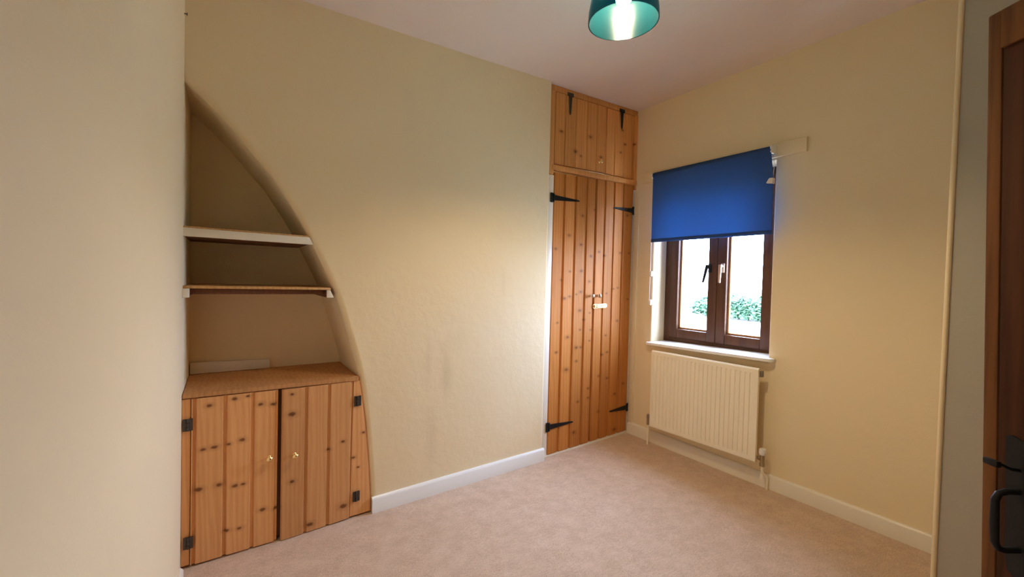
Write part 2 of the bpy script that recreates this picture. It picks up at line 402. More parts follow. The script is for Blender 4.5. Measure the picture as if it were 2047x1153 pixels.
# ------------------------------------------------------------------ window
win = empty('window_1', (WX, -0.5625, 0.70), kind='structure')
FD = 0.07
bm = BM()
FW_ = 0.055
for a in ((WY0, WY0 + FW_, 0.70, WZ1), (WY1 - FW_, WY1, 0.70, WZ1)): box(bm, WX, WX + FD, *a, 0.004)
box(bm, WX, WX + FD, WY0 + FW_, WY1 - FW_, 0.70, 0.748, 0.004); box(bm, WX, WX + FD, WY0 + FW_, WY1 - FW_, WZ1 - 0.05, WZ1, 0.004)
box(bm, WX + 0.01, WX + FD, -0.580, -0.545, 0.748, WZ1 - 0.05, 0.004)
obj('window_frame', bm, m_frame, win)
def sash(y0, y1, hy, hinge_side):
    z0, z1 = 0.744, WZ1 - 0.045; s = 0.062; xa = WX - 0.012; xb = WX + 0.052
    bm = BM()
    box(bm, xa, xb, y0, y0 + s, z0, z1, 0.005); box(bm, xa, xb, y1 - s, y1, z0, z1, 0.005)
    box(bm, xa + .001, xb, y0 + s, y1 - s, z0, z0 + s, 0.005); box(bm, xa + .001, xb, y0 + s, y1 - s, z1 - s, z1, 0.005)
    so = obj('sash', bm, m_frame, win)
    bm = BM(); b = 0.012; a0, a1, c0, c1 = y0 + s, y1 - s, z0 + s, z1 - s
    for q in ((a0, a0 + b, c0, c1), (a1 - b, a1, c0, c1), (a0 + b, a1 - b, c0, c0 + b), (a0 + b, a1 - b, c1 - b, c1)): box(bm, WX + 0.014, WX + 0.034, *q, 0.003)
    obj('glazing_bead', bm, m_bead, so, label='oak glazing bead with sunlit orange painted in')
    bm = BM(); box(bm, WX + 0.034, WX + 0.038, a0, a1, c0, c1); obj('pane', bm, m_glass, so)
    # cockspur handle: rose, neck and a hanging lever
    hz = 1.235; x = WX - 0.012
    bm = BM(); box(bm, x - 0.008, x, hy - 0.012, hy + 0.012, hz - 0.03, hz + 0.03, 0.003)
    tube(bm, [(x - 0.006, hy, hz + 0.012), (x - 0.034, hy, hz + 0.012)], 0.008, 10)
    d = hinge_side
    hexa(bm, [(x - 0.046, hy + d * 0.028 - 0.008, hz - 0.095), (x - 0.036, hy + d * 0.028 - 0.008, hz - 0.095), (x - 0.036, hy + d * 0.028 + 0.006, hz - 0.095), (x - 0.046, hy + d * 0.028 + 0.006, hz - 0.095),
              (x - 0.042, hy - 0.010, hz + 0.022), (x - 0.028, hy - 0.010, hz + 0.022), (x - 0.028, hy + 0.010, hz + 0.022), (x - 0.042, hy + 0.010, hz + 0.022)], 0.003)
    return bm, so
bm, so = sash(-0.561, WY1 - 0.052, -0.515, 0.9); obj('handle', bm, m_iron, so, label='black cockspur window handle')
bm, so = sash(WY0 + 0.052, -0.564, -0.603, 0.0); obj('handle', bm, plain('bronze_handle', (0.62, 0.50, 0.42), 0.28, 0.7), so, label='pale metal cockspur window handle')
# board sill with rounded ends
bm = BM()
sl = [(0.135, -0.160), (0.0, -0.160), (0.0, -0.140)] + arcpts(-0.022, -0.170, 0.030, 90, 180, 5) + arcpts(-0.022, -0.973, 0.030, 180, 270, 5) + [(0.0, -1.003), (0.0, -0.965), (0.135, -0.965)]
top = [bm.verts.new((x, y, 0.711 + (-0.16 - y) * 0.022)) for x, y in sl]; bot = [bm.verts.new((x, y, 0.695 + (-0.16 - y) * 0.022)) for x, y in sl]
ft = bm.faces.new(top); bm.faces.new(list(reversed(bot)))
for i in range(len(sl)): bm.faces.new((top[i], bot[i], bot[(i + 1) % len(sl)], top[(i + 1) % len(sl)]))
bmesh.ops.bevel(bm, geom=list(ft.edges), offset=0.004, segments=2, affect='EDGES')
obj('window_sill', bm, m_white, win)

# ------------------------------------------------------------------ outside
bm = BM(); box(bm, 0.6, 80, -60, 80, -0.55, -0.40); obj('ground', bm, plain('pale_gravel', (0.56, 0.50, 0.39), 0.95, bumpy=(30, 0.3, 0.02), vary=0.12), warp=False, kind='structure')
m_leaf, nt, p = mat('hedge_leaf')
tl = noise(nt, geo_pos(nt), 3.0, 4)
nt.links.new(mixc(nt, maprange(nt, tl, 0.3, 0.7), (0.012, 0.040, 0.016), (0.030, 0.075, 0.028)), p.inputs['Base Color']); p.inputs['Roughness'].default_value = 0.6
hx, hy = 13.0, 6.3
hd = empty('hedge', (hx, hy, -0.4), 'leafy green garden bush seen low through the window panes', 'hedge', warp=False)
bm = BM()
for k in range(6500):
    u = random.random(); s = random.uniform(-1, 1)
    yy = hy + s * 1.7 + random.gauss(0, 0.1); env = 1.0 - 0.28 * abs(s) ** 3 + 0.07 * math.sin(yy * 5.1)
    ph = random.uniform(0, math.pi); rr = (0.72 + 0.28 * random.random()) * env
    x = hx - math.cos(ph) * 0.62 * rr; z = -0.40 + 0.10 + math.sin(ph) * 0.80 * rr * (0.35 + 0.65 * random.random() ** 0.3)
    c = Vector((x, yy, z)); a = Vector((random.gauss(0, 1), random.gauss(0, 1), random.gauss(0, 1))).normalized()
    b = a.orthogonal().normalized(); L = random.uniform(0.06, 0.12)
    vs = [bm.verts.new(c + q) for q in (a * L, b * L * 0.45 + a * L * 0.1, -a * L, -b * L * 0.45 + a * L * 0.1)]
    bm.faces.new(vs)
obj('foliage', bm, m_leaf, hd, warp=False, kind='stuff')
bm = BM()
for k in range(9):
    y = hy - 1.3 + k * 0.33; tube(bm, [(hx, y, -0.4), (hx + 0.05 * math.sin(k), y + 0.06, 0.0), (hx + 0.1 * math.cos(k), y + 0.02, 0.3)], [0.035, 0.025, 0.01], 7)
obj('stem', bm, plain('bark', (0.06, 0.045, 0.03), 0.9, bumpy=(40, 0.4, 0.01)), hd, warp=False)

# ------------------------------------------------------------------ boarded doors, shared builder
def plank(bm, x0, x1, za, zb, ta, tb, yf, yb, ch):
    """one matched board: chamfered front arrises; za/zb bottom heights, ta/tb top heights at its two sides"""
    c = ch
    tg = c * 0.9
    prof = [(x0, yb), (x0, yf + c), (x0 + c * 0.6, yf), (x1 - c * 0.6 - tg, yf), (x1 - tg, yf + c), (x1, yf + c), (x1, yb)]
    def zi(x, a, b): return a + (b - a) * (x - x0) / (x1 - x0)
    A = [bm.verts.new((x, y, zi(x, za, zb))) for x, y in prof]; B = [bm.verts.new((x, y, zi(x, ta, tb))) for x, y in prof]
    bm.faces.new(list(reversed(A))); bm.faces.new(B)
    for i in range(7): bm.faces.new((A[i], A[(i + 1) % 7], B[(i + 1) % 7], B[i]))
def board_door(parent, xs, zb, zt, yf, m, ch=0.0085, swing=None, th=0.020):
    """xs: board edges; zb, zt: (left,right) bottom and top heights. swing: (x,angle) opens the leaf about an upright at x"""
    xa, xb = xs[0], xs[-1]
    def L(p, x): return p[0] + (p[1] - p[0]) * (x - xa) / (xb - xa)
    def rot(bm):
        if swing:
            sx, ang = swing; ca, sa = math.cos(ang), math.sin(ang)
            for v in bm.verts:
                dx, dy = v.co.x - sx, v.co.y - yf
                v.co.x = sx + dx * ca - dy * sa; v.co.y = yf + dx * sa + dy * ca
        return bm
    bm = BM(); hgt = zt[0] - zb[0]
    bar(bm, xa + 0.001, zb[0] + 0.001, zt[0] - 0.001, xb - 0.001, zb[1] + 0.001, zt[1] - 0.001, yf + th, yf + th + 0.003)
    d = obj('door', rot(bm), m, parent)
    for k in ((0.12, 0.88) if hgt < 1.2 else (0.08, 0.5, 0.92)):
        zc = zb[0] + hgt * k; bm = BM(); box(bm, xa + 0.03, xb - 0.03, yf + th + 0.003, yf + th + 0.02, zc - 0.04, zc + 0.04, 0.003)
        obj('ledge', rot(bm), m, d)
    for x0, x1 in zip(xs, xs[1:]):
        bm = BM(); plank(bm, x0 + 0.0002, x1 - 0.0002, L(zb, x0), L(zb, x1), L(zt, x0), L(zt, x1), yf, yf + th, ch)
        obj('plank', rot(bm), m, d, sharp=0.3)
    return d, rot
def knob(bm, x, y, z, r):
    lathe(bm, [(r * 0.62, 0.0), (r * 0.62, 0.003), (r * 0.36, 0.006), (r * 0.34, 0.014), (r * 0.8, 0.019), (r, 0.025), (r * 0.95, 0.031), (r * 0.6, 0.036), (r * 0.15, 0.038)], (x, y, z), (0, -1, 0), 20)

# ------------------------------------------------------------------ low cupboard in the alcove
cup = empty('alcove_cupboard', (-2.32, 0.0, 0.0), 'low knotty pine cupboard with two boarded doors built into the arched alcove', 'cupboard')
CAB_KNOTS = [(-2.591, 0.653, 1), (-2.503, 0.667, 1), (-2.455, 0.671, 0.8), (-2.406, 0.628, 1.1), (-2.357, 0.62, 1.1), (-2.611, 0.476, 1), (-2.573, 0.477, 1.1), (-2.522, 0.479, 0.8), (-2.474, 0.487, 1.1), (-2.626, 0.315, 1.3), (-2.554, 0.315, 1.2), (-2.498, 0.295, 1.1), (-2.469, 0.295, 0.9), (-2.395, 0.162, 1.2), (-2.344, 0.152, 1), (-2.527, 0.112, 0.9), (-2.48, 0.108, 0.9), (-2.284, 0.654, 0.8), (-2.284, 0.563, 1.4), (-2.28, 0.258, 1.1), (-2.125, 0.366, 0.9), (-2.059, 0.39, 0.9), (-2.009, 0.298, 0.9), (-1.962, 0.412, 0.8), (-2.201, 0.036, 1.4), (-2.055, 0.075, 1.6), (-1.985, 0.245, 0.6)]
def rel(knots, root):
    out = []
    for (x, z, s) in knots:
        v = settle(Vector((x, 0, z))) - root.location; out.append((v.x, v.z, s))
    return out
m_cab = pine('knotty_pine_cupboard', (0.74, 0.39, 0.165), (0.60, 0.275, 0.10), cup, rel(CAB_KNOTS, cup))
m_top = pine('pine_worktop', (0.64, 0.33, 0.135), (0.48, 0.22, 0.08))
def arch_x(z):
    for (xa, za), (xb, zb) in zip(ARCH, ARCH[1:]):
        if zb <= z <= za: return xa + (xb - xa) * (za - z) / (za - zb)
    return ARCH[-1][0]
# worktop board following the alcove's sides
bm = BM()
sh = [(W + 0.002, -0.004), (W + 0.002, NICHE_D - 0.004), (-1.990, NICHE_D - 0.004), (-1.990, -0.004)]
b0 = [bm.verts.new((x, y, 0.694 + (W - x) * 0.030 - 0.0)) for x, y in sh]; t0 = [bm.verts.new((x, y, 0.711 + (W - x) * 0.0245)) for x, y in sh]
bm.faces.new(list(reversed(b0))); bm.faces.new(t0)
for i in range(4): bm.faces.new((b0[i], b0[(i + 1) % 4], t0[(i + 1) % 4], t0[i]))
bmesh.ops.bevel(bm, geom=[e for e in bm.edges], offset=0.002, segments=2, affect='EDGES')
obj('worktop', bm, m_top, cup)
bm = BM(); bar(bm, W + 0.001, 0.012, 0.690, -2.6535, 0.012, 0.689, 0.002, 0.024, 0.001); obj('stile', bm, m_cab, cup)
# right-hand stile, its edge scribed to the curve
bm = BM()
zz = [0.672, 0.60, 0.5, 0.4, 0.3, 0.2, 0.1, 0.010]
poly = [(-2.012, 0.672)] + [(arch_x(z) - 0.002, z) for z in zz] + [(-2.020, 0.010)]
prism(bm, poly, 'y', 0.002, 0.024); obj('stile', bm, m_cab, cup)
dl, rotl = board_door(cup, [-2.652, -2.6375, -2.532, -2.432, -2.3385], (0.010, 0.006), (0.689, 0.680), -0.003, m_cab)
dr, rotr = board_door(cup, [-2.324, -2.220, -2.122, -2.0145], (0.002, 0.008), (0.679, 0.673), -0.003, m_cab, swing=(-2.0145, 0.030))
bm = BM(); box(bm, -2.350, -2.312, 0.024, 0.05, 0.01, 0.675); obj('mullion', bm, m_brownrail, cup)
def cab_hinge(bm, x, z, y=-0.003):
    box(bm, x - 0.017, x - 0.003, y - 0.0025, y, z - 0.025, z + 0.025, 0.001); box(bm, x + 0.003, x + 0.017, y - 0.0025, y, z - 0.025, z + 0.025, 0.001)
    for k in (-1, 0, 1): tube(bm, [(x, y - 0.004, z + k * 0.0167 - 0.0075), (x, y - 0.004, z + k * 0.0167 + 0.0075)], 0.0042, 10)
    for sx in (-0.010, 0.010):
        for sz in (-0.015, 0.015): lathe(bm, [(0.003, 0), (0.0028, 0.001), (0.0005, 0.0014)], (x + sx, y - 0.0025, z + sz), (0, -1, 0), 8)
for dd, x, z in ((dl, -2.6625, 0.587), (dl, -2.6575, 0.106), (dr, -1.994, 0.575), (dr, -1.993, 0.105)):
    bm = BM(); cab_hinge(bm, x, z); obj('hinge', bm, m_hinge, dd)
bm = BM(); knob(bm, -2.372, -0.003, 0.388, 0.0125); obj('knob', bm, m_brass, dl)
bm = BM(); knob(bm, -2.271, -0.013, 0.381, 0.0125); obj('knob', bm, m_brass, dr)

# shelves in the alcove
def shelf_poly(z, y0, y1, xl, pad=0.0):
    return [(xl, y0), (arch_x(z) - pad, y0), (arch_x(z) - pad, y1), (xl, y1)]
s1 = empty('alcove_shelf', (-2.44, 0.2, 1.36), 'upper alcove shelf with a deep cream painted front edge', 'shelf', 'shelves in the arched alcove')
bm = BM(); hexa(bm, [(W, 0.010, 1.345), (-2.215, 0.010, 1.329), (-2.215, NICHE_D - 0.005, 1.329), (W, NICHE_D - 0.005, 1.345), (W, 0.010, 1.378), (-2.234, 0.010, 1.362), (-2.234, NICHE_D - 0.005, 1.362), (W, NICHE_D - 0.005, 1.378)], 0.001)
obj('board', bm, m_brownrail, s1)
bm = BM(); hexa(bm, [(W - 0.002, -0.006, 1.342), (-2.204, -0.006, 1.325), (-2.204, 0.011, 1.325), (W - 0.002, 0.011, 1.342), (W - 0.002, -0.006, 1.376), (-2.222, -0.006, 1.358), (-2.222, 0.011, 1.358), (W - 0.002, 0.011, 1.376)], 0.0015)
obj('front_lip', bm, m_gloss, s1, label='cream painted front edge')
bm = BM(); hexa(bm, [(W, -0.004, 1.3765), (-2.224, -0.004, 1.3585), (-2.224, 0.03, 1.3585), (W, 0.03, 1.3765), (W, -0.004, 1.382), (-2.229, -0.004, 1.3645), (-2.229, 0.03, 1.3645), (W, 0.03, 1.382)], 0.001)
obj('edging', bm, m_shelf_edge, s1, label='thin bare wood strip on top of the front edge')
s2 = empty('alcove_shelf', (-2.40, 0.2, 1.12), 'lower alcove shelf of thin bare pine resting on cream bearers', 'shelf', 'shelves in the arched alcove')
bm = BM(); hexa(bm, [(W, -0.002, 1.135), (-2.124, -0.002, 1.118), (-2.124, NICHE_D - 0.005, 1.118), (W, NICHE_D - 0.005, 1.135), (W, -0.002, 1.145), (-2.127, -0.002, 1.128), (-2.127, NICHE_D - 0.005, 1.128), (W, NICHE_D - 0.005, 1.145)], 0.001)
obj('board', bm, m_shelf_edge, s2)
bm = BM(); bar(bm, -2.662, 1.110, 1.1345, -2.150, 1.097, 1.1175, 0.030, 0.05, 0.001); obj('front_rail', bm, m_brownrail, s2, label='brown rail under the front edge')
bm = BM(); box(bm, W, -2.664, -0.022, NICHE_D - 0.01, 1.100, 1.1345, 0.002); obj('bearer', bm, m_brownrail, s2)  # cream bearer coloured brown: the shade on its side is painted in
bm = BM(); box(bm, W, -2.660, -0.026, -0.004, 1.099, 1.1345, 0.002); obj('bearer_end', bm, m_gloss, s2, label='cream painted bearer end')
bm = BM(); hexa(bm, [(-2.146, 0.004, 1.083), (-2.113, 0.004, 1.083), (-2.113, NICHE_D - 0.01, 1.083), (-2.146, NICHE_D - 0.01, 1.083), (-2.146, 0.004, 1.117), (-2.128, 0.004, 1.117), (-2.128, NICHE_D - 0.01, 1.117), (-2.146, NICHE_D - 0.01, 1.117)], 0.002)
obj('bearer', bm, m_brownrail, s2)  # brown colour again paints the shaded inner side of a cream bearer
bm = BM(); hexa(bm, [(-2.143, -0.003, 1.082), (-2.112, -0.003, 1.082), (-2.112, 0.006, 1.082), (-2.143, 0.006, 1.082), (-2.143, -0.003, 1.117), (-2.128, -0.003, 1.117), (-2.128, 0.006, 1.117), (-2.143, 0.006, 1.117)], 0.0015); obj('bearer_end', bm, m_gloss, s2, label='cream painted bearer end')
# low cream board along the back of the cupboard top
bm = BM(); bar(bm, W + 0.004, 0.713, 0.768, -2.342, 0.704, 0.750, NICHE_D - 0.03, NICHE_D - 0.004, 0.003)
obj('back_board', bm, m_gloss, label='low cream painted board against the alcove back wall on the cupboard top', cat='board')

# ------------------------------------------------------------------ wardrobe
war = empty('fitted_wardrobe', (-0.41, 0.03, 0.0), 'tall knotty pine wardrobe with two long boarded doors and black strap hinges', 'wardrobe')
WARD_KNOTS = [(-0.662, 1.031, 1.1), (-0.617, 1.043, 1), (-0.52, 1.071, 1.1), (-0.558, 1.056, 0.7), (-0.524, 0.945, 1.2), (-0.485, 0.879, 1), (-0.443, 1.142, 1), (-0.43, 0.924, 0.7), (-0.417, 0.805, 0.8), (-0.426, 0.73, 0.7), (-0.266, 0.754, 0.8), (-0.248, 0.631, 1), (-0.295, 0.619, 1), (-0.153, 0.852, 1), (-0.201, 1.086, 0.8), (-0.158, 1.093, 0.8), (-0.27, 1.056, 0.7), (-0.051, 1.007, 0.8), (-0.72, 0.678, 1), (-0.716, 0.873, 0.8), (-0.518, 0.813, 0.8), (-0.626, 0.771, 1.3), (-0.545, 0.693, 1.3), (-0.506, 0.692, 1), (-0.629, 0.552, 1.6), (-0.542, 0.6, 1), (-0.425, 0.397, 1), (-0.423, 0.33, 1), (-0.519, 0.318, 1), (-0.317, 0.213, 1.1), (-0.156, 0.315, 1), (-0.07, 0.38, 1), (-0.547, 0.111, 1.3), (-0.24, 0.443, 1), (-0.324, 0.469, 1), (-0.147, 0.05, 1.5), (-0.521, 1.589, 1), (-0.636, 1.45, 1.2), (-0.529, 1.393, 1), (-0.748, 1.357, 1), (-0.518, 1.214, 1.2), (-0.621, 1.21, 0.8), (-0.693, 1.154, 0.8), (-0.433, 1.317, 1), (-0.356, 1.349, 1), (-0.141, 1.348, 1), (-0.048, 1.349, 0.8), (-0.299, 1.323, 0.9), (-0.409, 1.639, 1), (-0.079, 1.624, 1)]
OVER_KNOTS = [(-0.729, 2.117, 1.3), (-0.47, 2.127, 1.3), (-0.602, 2.008, 1.4), (-0.553, 1.986, 0.8), (-0.366, 2.005, 1.2), (-0.122, 2.137, 1), (-0.03, 2.152, 0.9), (-0.155, 2.234, 1), (-0.167, 2.072, 0.9)]
ORANGE = ((0.63, 0.262, 0.066), (0.48, 0.170, 0.038))
m_war = pine('knotty_pine_wardrobe', *ORANGE, war, rel(WARD_KNOTS, war), kdark=0.62)
YW = 0.026
bm = BM(); box(bm, XR, -0.776, 0.028, 0.075, 0.0, 1.830, 0.003); obj('jamb', bm, m_gloss, war, label='cream painted jamb')
bm = BM(); box(bm, -0.013, 0.0, 0.028, 0.075, 0.0, 1.818, 0.002); obj('jamb', bm, m_gloss, war, label='cream painted jamb')
bm = BM(); bar(bm, XR, -0.005, 0.006, 0.0, 0.0, 0.016, 0.018, 0.075, 0.002); obj('threshold', bm, m_gloss, war, label='cream painted threshold strip')
wl, rw = board_door(war, [-0.774, -0.680, -0.583, -0.482, -0.400], (0.010, 0.014), (1.850, 1.850), YW, m_war, ch=0.0095, swing=(-0.774, -0.008))
wr, rw2 = board_door(war, [-0.391, -0.305, -0.215, -0.121, -0.016], (0.014, 0.020), (1.853, 1.850), YW, m_war, ch=0.0085)
bm = BM(); box(bm, XR + 0.01, -0.01, 0.55, 0.58, 0.02, 1.85); obj('back_panel', bm, m_dark, war)
bm = BM(); box(bm, -0.405, -0.385, YW + 0.022, YW + 0.04, 0.012, 1.85); obj('cover_strip', bm, m_war, war)
def strap_hinge(bm, xh, z, tip, tz, y, flip):
    """upright plate on the jamb, barrel, tapering strap with a spade tip and screw heads"""
    s = 1 if tip > xh else -1
    xs = xh + s * 0.026
    box(bm, min(xh, xs - s * 0.004), max(xh, xs - s * 0.004), y - 0.004, y, z - 0.031, z + 0.031, 0.001)
    tube(bm, [(xs, y - 0.004, z - 0.027), (xs, y - 0.004, z + 0.027)], 0.0055, 10)
    q = [(xs + s * 0.003, z - 0.017), (tip - s * 0.010, tz - 0.005), (tip, tz), (tip - s * 0.010, tz + 0.005), (xs + s * 0.003, z + 0.017)]
    prism(bm, q, 'y', y - 0.0055, y - 0.0005)
    for k in (0.22, 0.5, 0.82):
        x = xs + (tip - xs) * k; zz_ = z + (tz - z) * k; lathe(bm, [(0.0048, 0), (0.004, 0.0015), (0.001, 0.002)], (x, y - 0.0055, zz_), (0, -1, 0), 10)
    for k in (-0.02, 0.02): lathe(bm, [(0.0045, 0), (0.004, 0.0015), (0.001, 0.002)], (xh + s * 0.010, y - 0.004, z + k), (0, -1, 0), 10)
for dd, a in ((wl, (-0.805, 1.685, -0.553, 1.683)), (wl, (-0.791, 0.193, -0.555, 0.189)), (wr, (0.000, 1.664, -0.233, 1.669)), (wr, (0.000, 0.194, -0.212, 0.194))):
    bm = BM(); strap_hinge(bm, a[0], a[1], a[2], a[3], YW - (0.0 if dd is wr else 0.0005), 0); obj('strap_hinge', bm, m_iron, dd, label='black iron strap hinge')
bm = BM(); knob(bm, -0.432, YW - 0.003, 1.043, 0.0155); obj('knob', bm, m_chrome, wl)
bm = BM(); knob(bm, -0.362, YW, 1.041, 0.0155); obj('knob', bm, m_chrome, wr)
# brass surface bolt across the two leaves
bm = BM()
cx, cz, hl, hh = -0.338, 0.969, 0.068, 0.0155
pl2 = [(cx - hl + 0.010, cz - hh), (cx - 0.01, cz - hh * 0.86), (cx + hl - 0.010, cz - hh), (cx + hl, cz - hh * 0.5), (cx + hl, cz + hh * 0.5), (cx + hl - 0.010, cz + hh), (cx - 0.01, cz + hh * 0.86), (cx - hl + 0.010, cz + hh), (cx - hl, cz + hh * 0.5), (cx - hl, cz - hh * 0.5)]
prism(bm, pl2, 'y', YW - 0.0075, YW - 0.0035)
tube(bm, [(cx - hl * 0.9, YW - 0.011, cz), (cx - 0.004, YW - 0.011, cz)], 0.006, 10)
for k in (-0.055, -0.03): box(bm, cx + k - 0.006, cx + k + 0.006, YW - 0.018, YW - 0.0065, cz - 0.010, cz + 0.010, 0.002)
bl = obj('bolt_latch', bm, m_brass_bright, war, label='bright brass bolt across the doors')
bm = BM(); box(bm, cx + 0.002, cx + 0.036, YW - 0.0079, YW - 0.0070, cz - 0.0022, cz + 0.0022); obj('slot', bm, m_dark, bl)

# overhead cupboard
ovc = empty('overhead_cupboard', (-0.41, 0.03, 1.85), 'small pine overhead cupboard with two boarded doors between wardrobe and ceiling', 'cupboard')
m_over = pine('knotty_pine_overhead', (0.78, 0.395, 0.135), (0.62, 0.265, 0.078), ovc, rel(OVER_KNOTS, ovc), kdark=0.7)
bm = BM(); bar(bm, XR + 0.001, 2.362, 2.399, 0.0, 2.362, 2.399, 0.024, 0.055, 0.002); obj('top_rail', bm, m_over, ovc)
bm = BM(); bar(bm, -0.800, 1.862, 1.893, 0.0, 1.851, 1.887, 0.012, 0.055, 0.003); obj('bottom_rail', bm, m_over, ovc)
bm = BM(); box(bm, XR + 0.001, -0.789, 0.018, 0.055, 1.832, 2.361, 0.002); obj('stile', bm, m_over, ovc)
bm = BM(); prism(bm, [(-0.031, 2.361), (-0.031, 1.8535), (-0.0135, 1.8535), (-0.0135, 1.820), (0.0, 1.820), (0.0, 2.361)], 'y', 0.018, 0.055); obj('stile', bm, m_over, ovc)
ul, _ = board_door(ovc, [-0.780, -0.695, -0.600, -0.500, -0.410, -0.319], (1.902, 1.902), (2.358, 2.358), 0.024, m_over, ch=0.005)
ur, _ = board_door(ovc, [-0.313, -0.225, -0.130, -0.034], (1.902, 1.894), (2.358, 2.356), 0.028, m_over, ch=0.005)
def tee_hinge(bm, x, z, ztip, y):
    box(bm, x - 0.026, x + 0.026, y - 0.004, y, z - 0.001, z + 0.016, 0.001)
    tube(bm, [(x - 0.022, y - 0.005, z - 0.004), (x + 0.022, y - 0.005, z - 0.004)], 0.005, 10)
    prism(bm, [(x - 0.0125, z - 0.008), (x + 0.0125, z - 0.008), (x + 0.006, ztip + 0.012), (x, ztip), (x - 0.006, ztip + 0.012)], 'y', y - 0.0055, y - 0.0005)
    for k in (0.25, 0.55, 0.85): lathe(bm, [(0.004, 0), (0.0035, 0.0015), (0.001, 0.002)], (x, y - 0.0055, z + (ztip - z) * k), (0, -1, 0), 10)
bm = BM(); tee_hinge(bm, -0.661, 2.362, 2.234, 0.0225); obj('strap_hinge', bm, plain('aged_iron', (0.075, 0.06, 0.035), 0.5, 0.6), ul, label='dark iron tee hinge')
bm = BM(); tee_hinge(bm, -0.171, 2.362, 2.236, 0.0225); obj('strap_hinge', bm, m_iron, ur, label='black iron tee hinge')
bm = BM(); knob(bm, -0.386, 0.024, 1.972, 0.016); obj('knob', bm, m_brass, ul)

# ------------------------------------------------------------------ roller blind
bld = empty('roller_blind', (-0.05, -0.57, 1.88), 'navy blue roller blind half drawn over the brown window', 'blind')
BX = -0.052
bm = BM()
ys = [-0.185 - 0.780 * k / 24 for k in range(25)]
rows = []
TR = 0.021; TX = -0.045; TZ = 1.882
path = [(TX + TR * math.cos(math.radians(a)), TZ + TR * math.sin(math.radians(a))) for a in range(20, 181, 16)]
path += [(TX - TR, z) for z in [1.87 - 0.45 * k / 14 for k in range(15)]]
for th_ in (0.0, 0.0012):
    rows.append([[bm.verts.new((x + th_ + (0.0016 * math.sin(y * 9 + z * 3) if i > 11 else 0), y - 0.018 * min(1.0, max(0.0, (1.87 - z) / 0.15)) * (-0.185 - y) / 0.78, z - (0.004 if i > 10 else 0.0) * (y + 0.185))) for y in ys] for i, (x, z) in enumerate(path)])
for rr_ in rows:
    for A, B in zip(rr_, rr_[1:]):
        for k in range(len(A) - 1): bm.faces.new((A[k], A[k + 1], B[k + 1], B[k]))
F, K = rows
for side in (0, -1):
    for i in range(len(path) - 1): bm.faces.new((F[i][side], F[i + 1][side], K[i + 1][side], K[i][side]))
for i in (0, -1):
    for k in range(len(ys) - 1): bm.faces.new((F[i][k], F[i][k + 1], K[i][k + 1], K[i][k]))
obj('cloth', bm, m_blind, bld)
bm = BM(); tube(bm, [(TX, -0.178, TZ), (TX, -0.955, TZ)], TR - 0.0015, 20); obj('roller_tube', bm, m_blind, bld)
bm = BM(); hexa(bm, [(TX - TR - 0.004, -0.984, 1.4155), (TX - TR + 0.006, -0.984, 1.4155), (TX - TR + 0.006, -0.186, 1.4155), (TX - TR - 0.004, -0.186, 1.4155), (TX - TR - 0.004, -0.984, 1.438), (TX - TR + 0.006, -0.984, 1.438), (TX - TR + 0.006, -0.186, 1.438), (TX - TR - 0.004, -0.186, 1.438)], 0.002)
obj('hem_bar', bm, m_blind, bld)
for y0, y1 in ((-0.970, -0.957), (-0.176, -0.172)):
    bm = BM(); box(bm, -0.066, -0.020, y0, y1, TZ - 0.022, TZ + 0.022, 0.004); box(bm, -0.026, -0.0205, y0 - 0.002, y1 + 0.002, TZ - 0.03, TZ + 0.03, 0.002); obj('bracket', bm, m_plastic, bld)
bm = BM(); hexa(bm, [(-0.080, -0.985, 1.690), (-0.050, -0.985, 1.690), (-0.050, -0.950, 1.696), (-0.080, -0.950, 1.696), (-0.080, -0.985, 1.722), (-0.050, -0.985, 1.722), (-0.050, -0.965, 1.722), (-0.080, -0.965, 1.722)], 0.004)
ch = obj('chain_guide', bm, m_plastic, bld)
bm = BM()
tube(bm, [(-0.045, -0.972, 1.86), (-0.047, -0.976, 1.80), (-0.055, -0.976, 1.72)], 0.0016, 6); obj('chain', bm, m_plastic, bld)
# operating cord at the far side with two clips
cl = BM(); tube(cl, [(-0.045, -0.174, 1.872), (-0.042, -0.168, 1.60), (-0.040, -0.166, 1.20), (-0.040, -0.164, 0.99)], 0.0016, 6); tube(cl, [(-0.045, -0.172, 1.872), (-0.034, -0.160, 1.60), (-0.032, -0.158, 1.20), (-0.040, -0.164, 0.985)], 0.0016, 6)
ch = obj('chain', cl, m_plastic, bld)
for z in (1.197, 0.995):
    bm = BM(); box(bm, -0.048, -0.030, -0.181, -0.162, z - 0.018, z + 0.018, 0.003); obj('chain_clip', bm, m_plastic, ch)

# ------------------------------------------------------------------ radiator
rad = empty('radiator', (-0.06, -0.6, 0.14), 'cream ribbed panel radiator below the window', 'radiator')
ya, yb = -0.957, -0.240; za, zb_, zt_a, zt_b = 0.152, 0.140, 0.676, 0.670
bm = BM()
npit = 24; cols = [(ya, 0.0), (ya + 0.018, 0.0)]
pit = (yb - ya - 0.036) / npit
for k in range(npit):
    y = ya + 0.018 + k * pit
    cols += [(y + pit * 0.62, 0.0), (y + pit * 0.72, 1.0), (y + pit * 0.90, 1.0), (y + pit, 0.0)]
cols += [(yb, 0.0)]
def RZ(y, f): 
    t = (y - ya) / (yb - ya); return (za + (zb_ - za) * t) * (1 - f) + (zt_a + (zt_b - zt_a) * t) * f
levels = [(0.0, 0.006), (0.012, 0.0), (0.055, 0.0), (0.075, 1), (0.925, 1), (0.945, 0.0), (0.985, 0.0), (1.0, 0.006)]
grid = []
for f, d in levels:
    grid.append([bm.verts.new((-0.092 + (0.0045 * r if d == 1 else d), y, RZ(y, f))) for y, r in cols])
for A, B in zip(grid, grid[1:]):
    for k in range(len(cols) - 1): bm.faces.new((A[k], A[k + 1], B[k + 1], B[k]))
